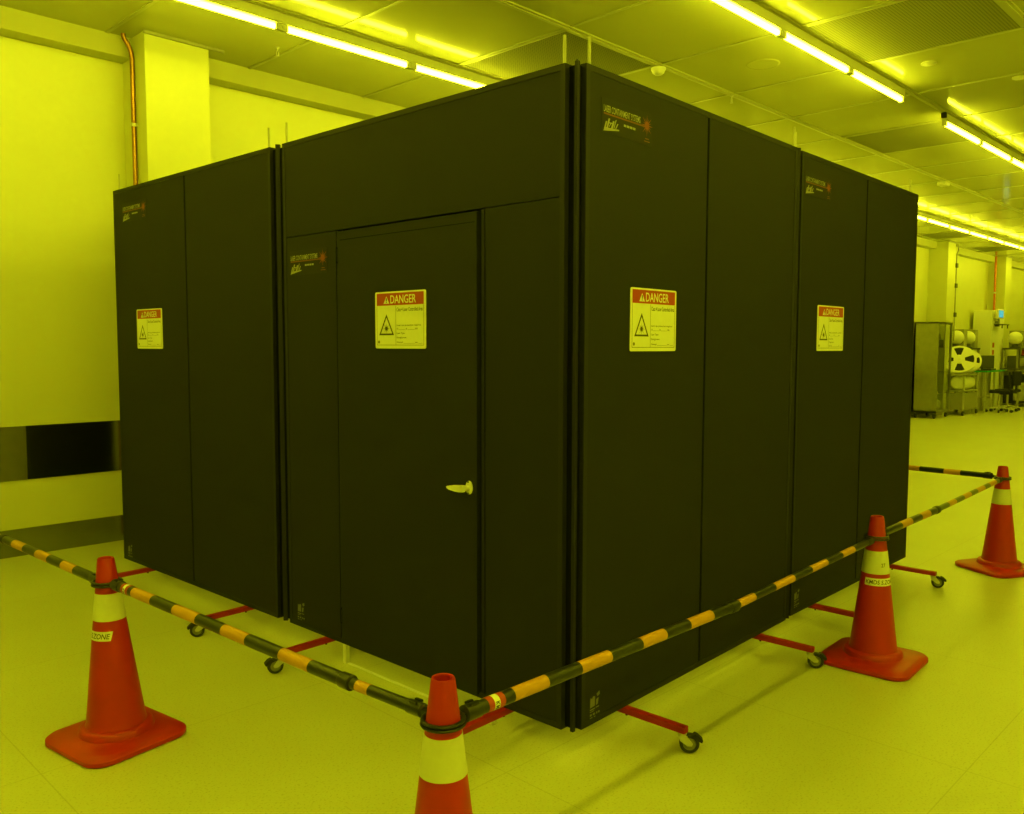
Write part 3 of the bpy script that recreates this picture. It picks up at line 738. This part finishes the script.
# trolley with reels
t = thing('steel_trolley', 'steel trolley on casters carrying two reels and a white roll', 'trolley', (18.15, 4.10, 0))
for x, y in ((0, 0), (.95, 0), (0, .42), (.95, .42)):
    MB().box(x, x + .035, y, y + .035, .11, .92, 'zinc', None, .004).build('post', t)
    MB().cyl((x + .017, y + .017, .07), (x + .017, y + .017, .11), .012, 'zinc', 8).lathe([(.052, -.016), (.052, .016)], 'tyre', 16, Matrix.Translation((x + .017, y + .017, .052)) @ Matrix.Rotation(PI / 2, 4, 'X')).build('caster', t)
MB().box(.0, .985, .0, .455, .53, .56, 'zinc').build('shelf', t)
MB().box(.0, .985, .0, .455, .885, .92, 'zinc').build('top_shelf', t)
MB().box(.012, .022, .04, .42, .13, .50, 'mgrey').box(.04, .95, .012, .022, .13, .50, 'mgrey').build('side_board', t)
MB().box(.04, .95, .04, .42, .14, .16, 'zinc').build('bottom_shelf', t)

def reel(label, x, y, z, R, tilt, rz, depth=.06):
    """disc wheel with four sector windows, face along local -x"""
    t = thing('tape_reel', label, 'reel', (x, y, z), 0, 'large white reels on the trolley')
    Q = Matrix.Rotation(rz, 4, 'Z') @ Matrix.Rotation(tilt, 4, 'Y') @ Matrix.Rotation(-PI / 2, 4, 'Y')
    for s in (1, -1):
        f = MB(); n = 64; vs = []; fs = []
        # rings: hub, window inner, window outer, rim
        rad = [.02, R * .33, R * .86, R]
        zz = s * depth / 2
        for zt in (zz, zz + .008 * s):
            for r in rad:
                for k in range(n): a = 2 * PI * k / n; vs.append((r * math.cos(a), r * math.sin(a), zt))
        def idx(l, i, k): return l * 4 * n + i * n + k % n
        for l in (0, 1):
            for i in range(3):
                for k in range(n):
                    if i == 1 and (k + 3) % 16 < 7: continue
                    fs.append((idx(l, i, k), idx(l, i, k + 1), idx(l, i + 1, k + 1), idx(l, i + 1, k)))
        for i in (0, 3):
            for k in range(n): fs.append((idx(0, i, k), idx(0, i, k + 1), idx(1, i, k + 1), idx(1, i, k)))
        for k in range(n):
            w = (k + 3) % 16 < 7
            if w:
                for i in (1, 2): fs.append((idx(0, i, k), idx(0, i, k + 1), idx(1, i, k + 1), idx(1, i, k)))
                for kk, ok in ((k, (k + 2) % 16 < 7), (k + 1, (k + 4) % 16 < 7)):
                    if not ok: fs.append((idx(0, 1, kk), idx(0, 2, kk), idx(1, 2, kk), idx(1, 1, kk)))
        f.add(vs, fs, 'white', False, Q); f.build('reel_flange', t)
    MB().lathe([(R * .33, -depth / 2), (R * .33, depth / 2)], 'offwhite', 32, Q).build('reel_hub', t)
    MB().lathe([(R * .34, -depth / 2 + .004), (R * .90, -depth / 2 + .004), (R * .90, depth / 2 - .004), (R * .34, depth / 2 - .004)], 'dark', 40, Q, True, True).build('wound_tape', t)
    return t
reel('large white reel with four dark windows leaning on the trolley, front one', 18.36, 4.29, 1.235, .345, .55, .30)
reel('white reel half hidden behind the front reel on the trolley', 18.93, 4.27, 1.20, .27, .42, .30)
o = MB(); pr = [(.02, -.42), (.11, -.42), (.150, -.38), (.160, -.2), (.163, 0), (.160, .2), (.150, .38), (.11, .42), (.02, .42)]
o.lathe(pr, 'white', 28, Matrix.Rotation(PI / 2, 4, 'Y'))
o = tag(o.build('white_roll'), 'fat white roll lying on the trolley shelf under the reels', 'roll'); o.location = (18.63, 4.28, .5605 + .163)

# rack with two domed machines behind the trolley
t = thing('machine_rack', 'dark topped rack behind the reels carrying two domed boxes', 'rack', (19.2, 4.57, 0))
MB().box(0, 1.65, 0, .30, 1.46, 1.50, 'dgrey', None, .004).build('rack_top', t)
for x in (.02, 1.58):
    for y in (.01, .24): MB().box(x, x + .05, y, y + .05, 0, 1.46, 'mgrey').build('leg', t)
MB().box(.55, 1.15, .03, .28, 1.10, 1.46, 'mgrey', None, .01).build('drawer_unit', t)
def dome_box(x, y, z, label, s=1.):
    t = thing('domed_machine', label, 'machine', (x, y, z), 0, 'grey boxes with a white dome')
    MB().box(.16, .42, -.02, .28, 0, .44 * s, 'mgrey', None, .01).build('machine_box', t)
    bm = bmesh.new(); bmesh.ops.create_uvsphere(bm, u_segments=28, v_segments=16, radius=.165)
    MB().bm(bm, 'white', Matrix.Translation((.10, .12, .245)), True).build('dome', t)
    MB().lathe([(.11, 0), (.11, .02), (.075, .04), (.07, .10)], 'dgrey', 20, Matrix.Translation((.10, .12, 0))).build('dome_stand', t)
    return t
dome_box(19.32, 4.57, 1.50, 'grey box with a white dome above the front reel')
dome_box(20.15, 4.57, 1.50, 'grey box with a white dome beside the tall white cabinet')

# tall white control cabinet with screen
t = thing('control_cabinet', 'tall white control cabinet with a lit blue screen by the second far column', 'control cabinet', (21.02, 4.39, 0))
MB().box(0, 1.05, 0, .42, .0, 2.43, 'white', None, .012).build('cabinet_body', t)
MB().box(.05, 1.0, -.012, -.001, .10, 2.2, 'white', None, .004).build('cabinet_door', t)
for z in (1.51, 1.33): MB().box(.08, .24, -.0135, -.012, z, z + .12, 'signred').build('red_sticker', t)
sc_ = MB().box(.02, .46, -.14, -.08, 2.22, 2.45, 'offwhite', None, .012).cyl((.24, -.10, 2.05), (.24, -.08, 2.22), .025, 'mgrey', 10).box(.20, .28, -.10, -.001, 2.10, 2.16, 'mgrey')
sc_ = sc_.build('screen_housing', t)
MB().box(.05, .43, -.1415, -.1405, 2.25, 2.42, 'screen').build('lit_screen', sc_)
MB().box(-.03, .52, -.26, -.06, 2.06, 2.085, 'dgrey', None, .004).box(0, .03, -.24, -.22, 1.98, 2.06, 'dgrey').box(.46, .49, -.24, -.22, 1.98, 2.06, 'dgrey').box(.21, .27, -.10, -.001, 2.03, 2.062, 'dgrey').build('keyboard_tray', t)

# green edged table and chairs
t = thing('work_table', 'work table with a bright green edge before the white cabinet', 'table', (19.55, 4.05, 0))
MB().box(0, 1.42, 0, .33, .945, .965, 'mgrey').box(-.004, 1.424, -.006, 0, .935, .970, 'green').box(-.006, 0, -.006, .33, .935, .970, 'green').build('tabletop', t)
for x in (.02, .70, 1.36):
    for y in (.01, .28): MB().box(x, x + .04, y, y + .04, .0, .945, 'zinc').build('leg', t)
MB().box(.02, 1.4, .29, .31, .30, .34, 'zinc').build('cross_rail', t)
def task_chair(x, y, rz, zs, label):
    t = thing('task_chair', label, 'chair', (x, y, 0), rz, 'black chairs at the green edged table')
    MB().box(-.21, .21, -.21, .21, zs, zs + .07, 'dark', None, .025).build('seat', t)
    MB().box(-.19, .19, .17, .22, zs + .16, zs + .50, 'dark', None, .022).build('backrest', t)
    MB().box(-.025, .025, .18, .21, zs - .02, zs + .3, 'rubber').box(-.025, .025, 0, .21, zs - .03, zs, 'rubber').build('back_bracket', t)
    MB().cyl((0, 0, .10), (0, 0, zs), .025, 'zinc', 12).build('gas_column', t)
    b = MB()
    for k in range(5):
        a = k * 2 * PI / 5; c_, s_ = math.cos(a), math.sin(a)
        b.cyl((0, 0, .115), (c_ * .27, s_ * .27, .085), .022, 'zinc', 8, .014)
    b = b.build('star_base', t)
    for k in range(5):
        a = k * 2 * PI / 5; c_, s_ = math.cos(a), math.sin(a)
        MB().lathe([(.035, -.02), (.035, .02)], 'tyre', 14, Matrix.Translation((c_ * .27, s_ * .27, .035)) @ Matrix.Rotation(a, 4, 'Z') @ Matrix.Rotation(PI / 2, 4, 'X')).cyl((c_ * .27, s_ * .27, .06), (c_ * .27, s_ * .27, .09), .01, 'zinc', 8).build('chair_caster', b)
task_chair(19.91, 3.86, PI + .25, .45, 'black task chair under the green edged table, nearer the reels')
task_chair(20.58, 3.86, PI - .2, .45, 'black task chair under the green edged table, nearer the right edge')
t = thing('bench_microscope', 'dark instrument standing on the green edged table', 'microscope', (20.25, 4.20, .965))
MB().box(-.16, .22, -.10, .10, 0, .045, 'dgrey', None, .01).build('base', t)
MB().box(.10, .18, -.05, .05, .045, .24, 'dgrey', None, .01).box(-.14, .18, -.045, .045, .17, .24, 'dgrey', None, .015).build('arm', t)
MB().cyl((-.10, 0, .09), (-.10, 0, .17), .03, 'dgrey', 14).cyl((-.14, 0, .24), (-.20, 0, .29), .022, 'rubber', 12).build('eyepiece', t)
t = thing('monitor', 'dark monitor standing on the green edged table beside the reels', 'monitor', (19.75, 4.21, .965))
MB().box(-.10, .10, -.09, .09, 0, .015, 'dgrey', None, .004).build('monitor_base', t)
MB().box(-.02, .02, -.02, .02, .015, .16, 'dgrey').build('monitor_neck', t)
MB().box(-.26, .26, -.025, .02, .06, .36, 'dgrey', Matrix.Rotation(-.9, 4, 'Z'), .008).build('monitor_head', t)

# dark bench at the right edge
t = thing('dark_bench', 'dark work bench at the right edge of the frame', 'bench', (21.75, 3.90, 0))
MB().box(0, 2.4, 0, .46, .955, .99, 'dgrey', None, .004).build('bench_top', t)
for x in (.02, 1.15, 2.32):
    for y in (.02, .39): MB().box(x, x + .05, y, y + .05, .0, .955, 'mgrey').build('leg', t)
MB().box(.1, 2.3, .36, .38, .12, .8, 'dark').build('back_board', t)
MB().box(.08, 2.30, .02, .38, .10, .14, 'dark').build('foot_shelf', t)
o = tag(MB().box(0, .95, 0, .28, 0, .31, 'dgrey', None, .012).box(.06, .89, -.004, 0, .05, .26, 'mgrey').build('instrument_box'), 'wide dark instrument box standing on the dark bench', 'instrument'); o.location = (21.92, 3.97, .99)
o = tag(MB().box(0, .14, 0, .30, 0, .46, 'offwhite', None, .01).box(.02, .12, -.003, 0, .30, .40, 'mgrey').build('computer_tower'), 'pale computer tower under the dark bench', 'computer'); o.location = (22.55, 3.94, .14)
t = thing('riser_shelf', 'slim riser shelf on the dark bench carrying a domed box', 'shelf', (21.80, 3.97, .99))
MB().box(0, 1.5, 0, .36, .47, .51, 'dgrey', None, .004).build('riser_top', t)
for x in (.02, 1.44):
    for y in (.01, .31): MB().box(x, x + .04, y, y + .04, 0, .47, 'mgrey').build('leg', t)
dome_box(21.93, 3.99, 1.50, 'grey box with a white dome right of the second far column')
o = tag(MB().cyl((0, 0, 0), (0, 0, .30), .045, 'offwhite', 16).cyl((0, 0, .30), (0, 0, .36), .02, 'signred', 12).build('spray_bottle'), 'pale bottle with a red cap at the right edge of the frame', 'bottle'); o.location = (23.0, 4.1, 1.50)
o = tag(MB().cyl((0, 0, 0), (0, 0, .16), .05, 'signred', 16, .035).cyl((0, 0, .16), (0, 0, .20), .03, 'offwhite', 12).build('red_bottle'), 'small red bottle on the instrument box over the dark bench', 'bottle'); o.location = (22.7, 4.08, 1.30)
t = thing('waste_bin', 'small pale bin under the green edged table', 'bin', (20.25, 4.22, 0))
MB().lathe([(.09, 0), (.11, .28), (.118, .30), (.110, .30), (.10, .27), (.085, .012), (.002, .012)], 'offwhite', 20).build('bin_body', t)

# ------------------------------------------------------------------ camera
f, yaw, pitch, roll = 856.774, math.radians(44.403), math.radians(4.1306), math.radians(.1186)
fw = Vector((math.cos(yaw) * math.cos(pitch), math.sin(yaw) * math.cos(pitch), -math.sin(pitch)))
rt = Vector((math.sin(yaw), -math.cos(yaw), 0)); up = rt.cross(fw)
r2 = rt * math.cos(roll) + up * math.sin(roll); u2 = up * math.cos(roll) - rt * math.sin(roll)
cam = bpy.data.cameras.new('camera'); co = bpy.data.objects.new('camera', cam); COL.objects.link(co)
cam.sensor_fit = 'HORIZONTAL'; cam.sensor_width = 36; cam.lens = 36 * f / 1024; cam.clip_start = .05; cam.clip_end = 200
mtx = Matrix((r2, u2, -fw)).transposed().to_4x4(); mtx.translation = Vector((-2.360, -1.997, 1.544))
co.matrix_world = mtx
S.camera = co

w = bpy.data.worlds.new('world'); S.world = w; w.use_nodes = True
w.node_tree.nodes['Background'].inputs['Color'].default_value = (0, 0, 0, 1)
S.view_settings.view_transform = 'Standard'; S.view_settings.look = 'None'
S.view_settings.exposure = 0; S.view_settings.gamma = 1; S.view_settings.use_curve_mapping = False
S.cycles.max_bounces = 10; S.cycles.diffuse_bounces = 6; S.cycles.glossy_bounces = 4
S.cycles.use_light_tree = True
try: S.cycles.sample_clamp_indirect = 8
except Exception: pass
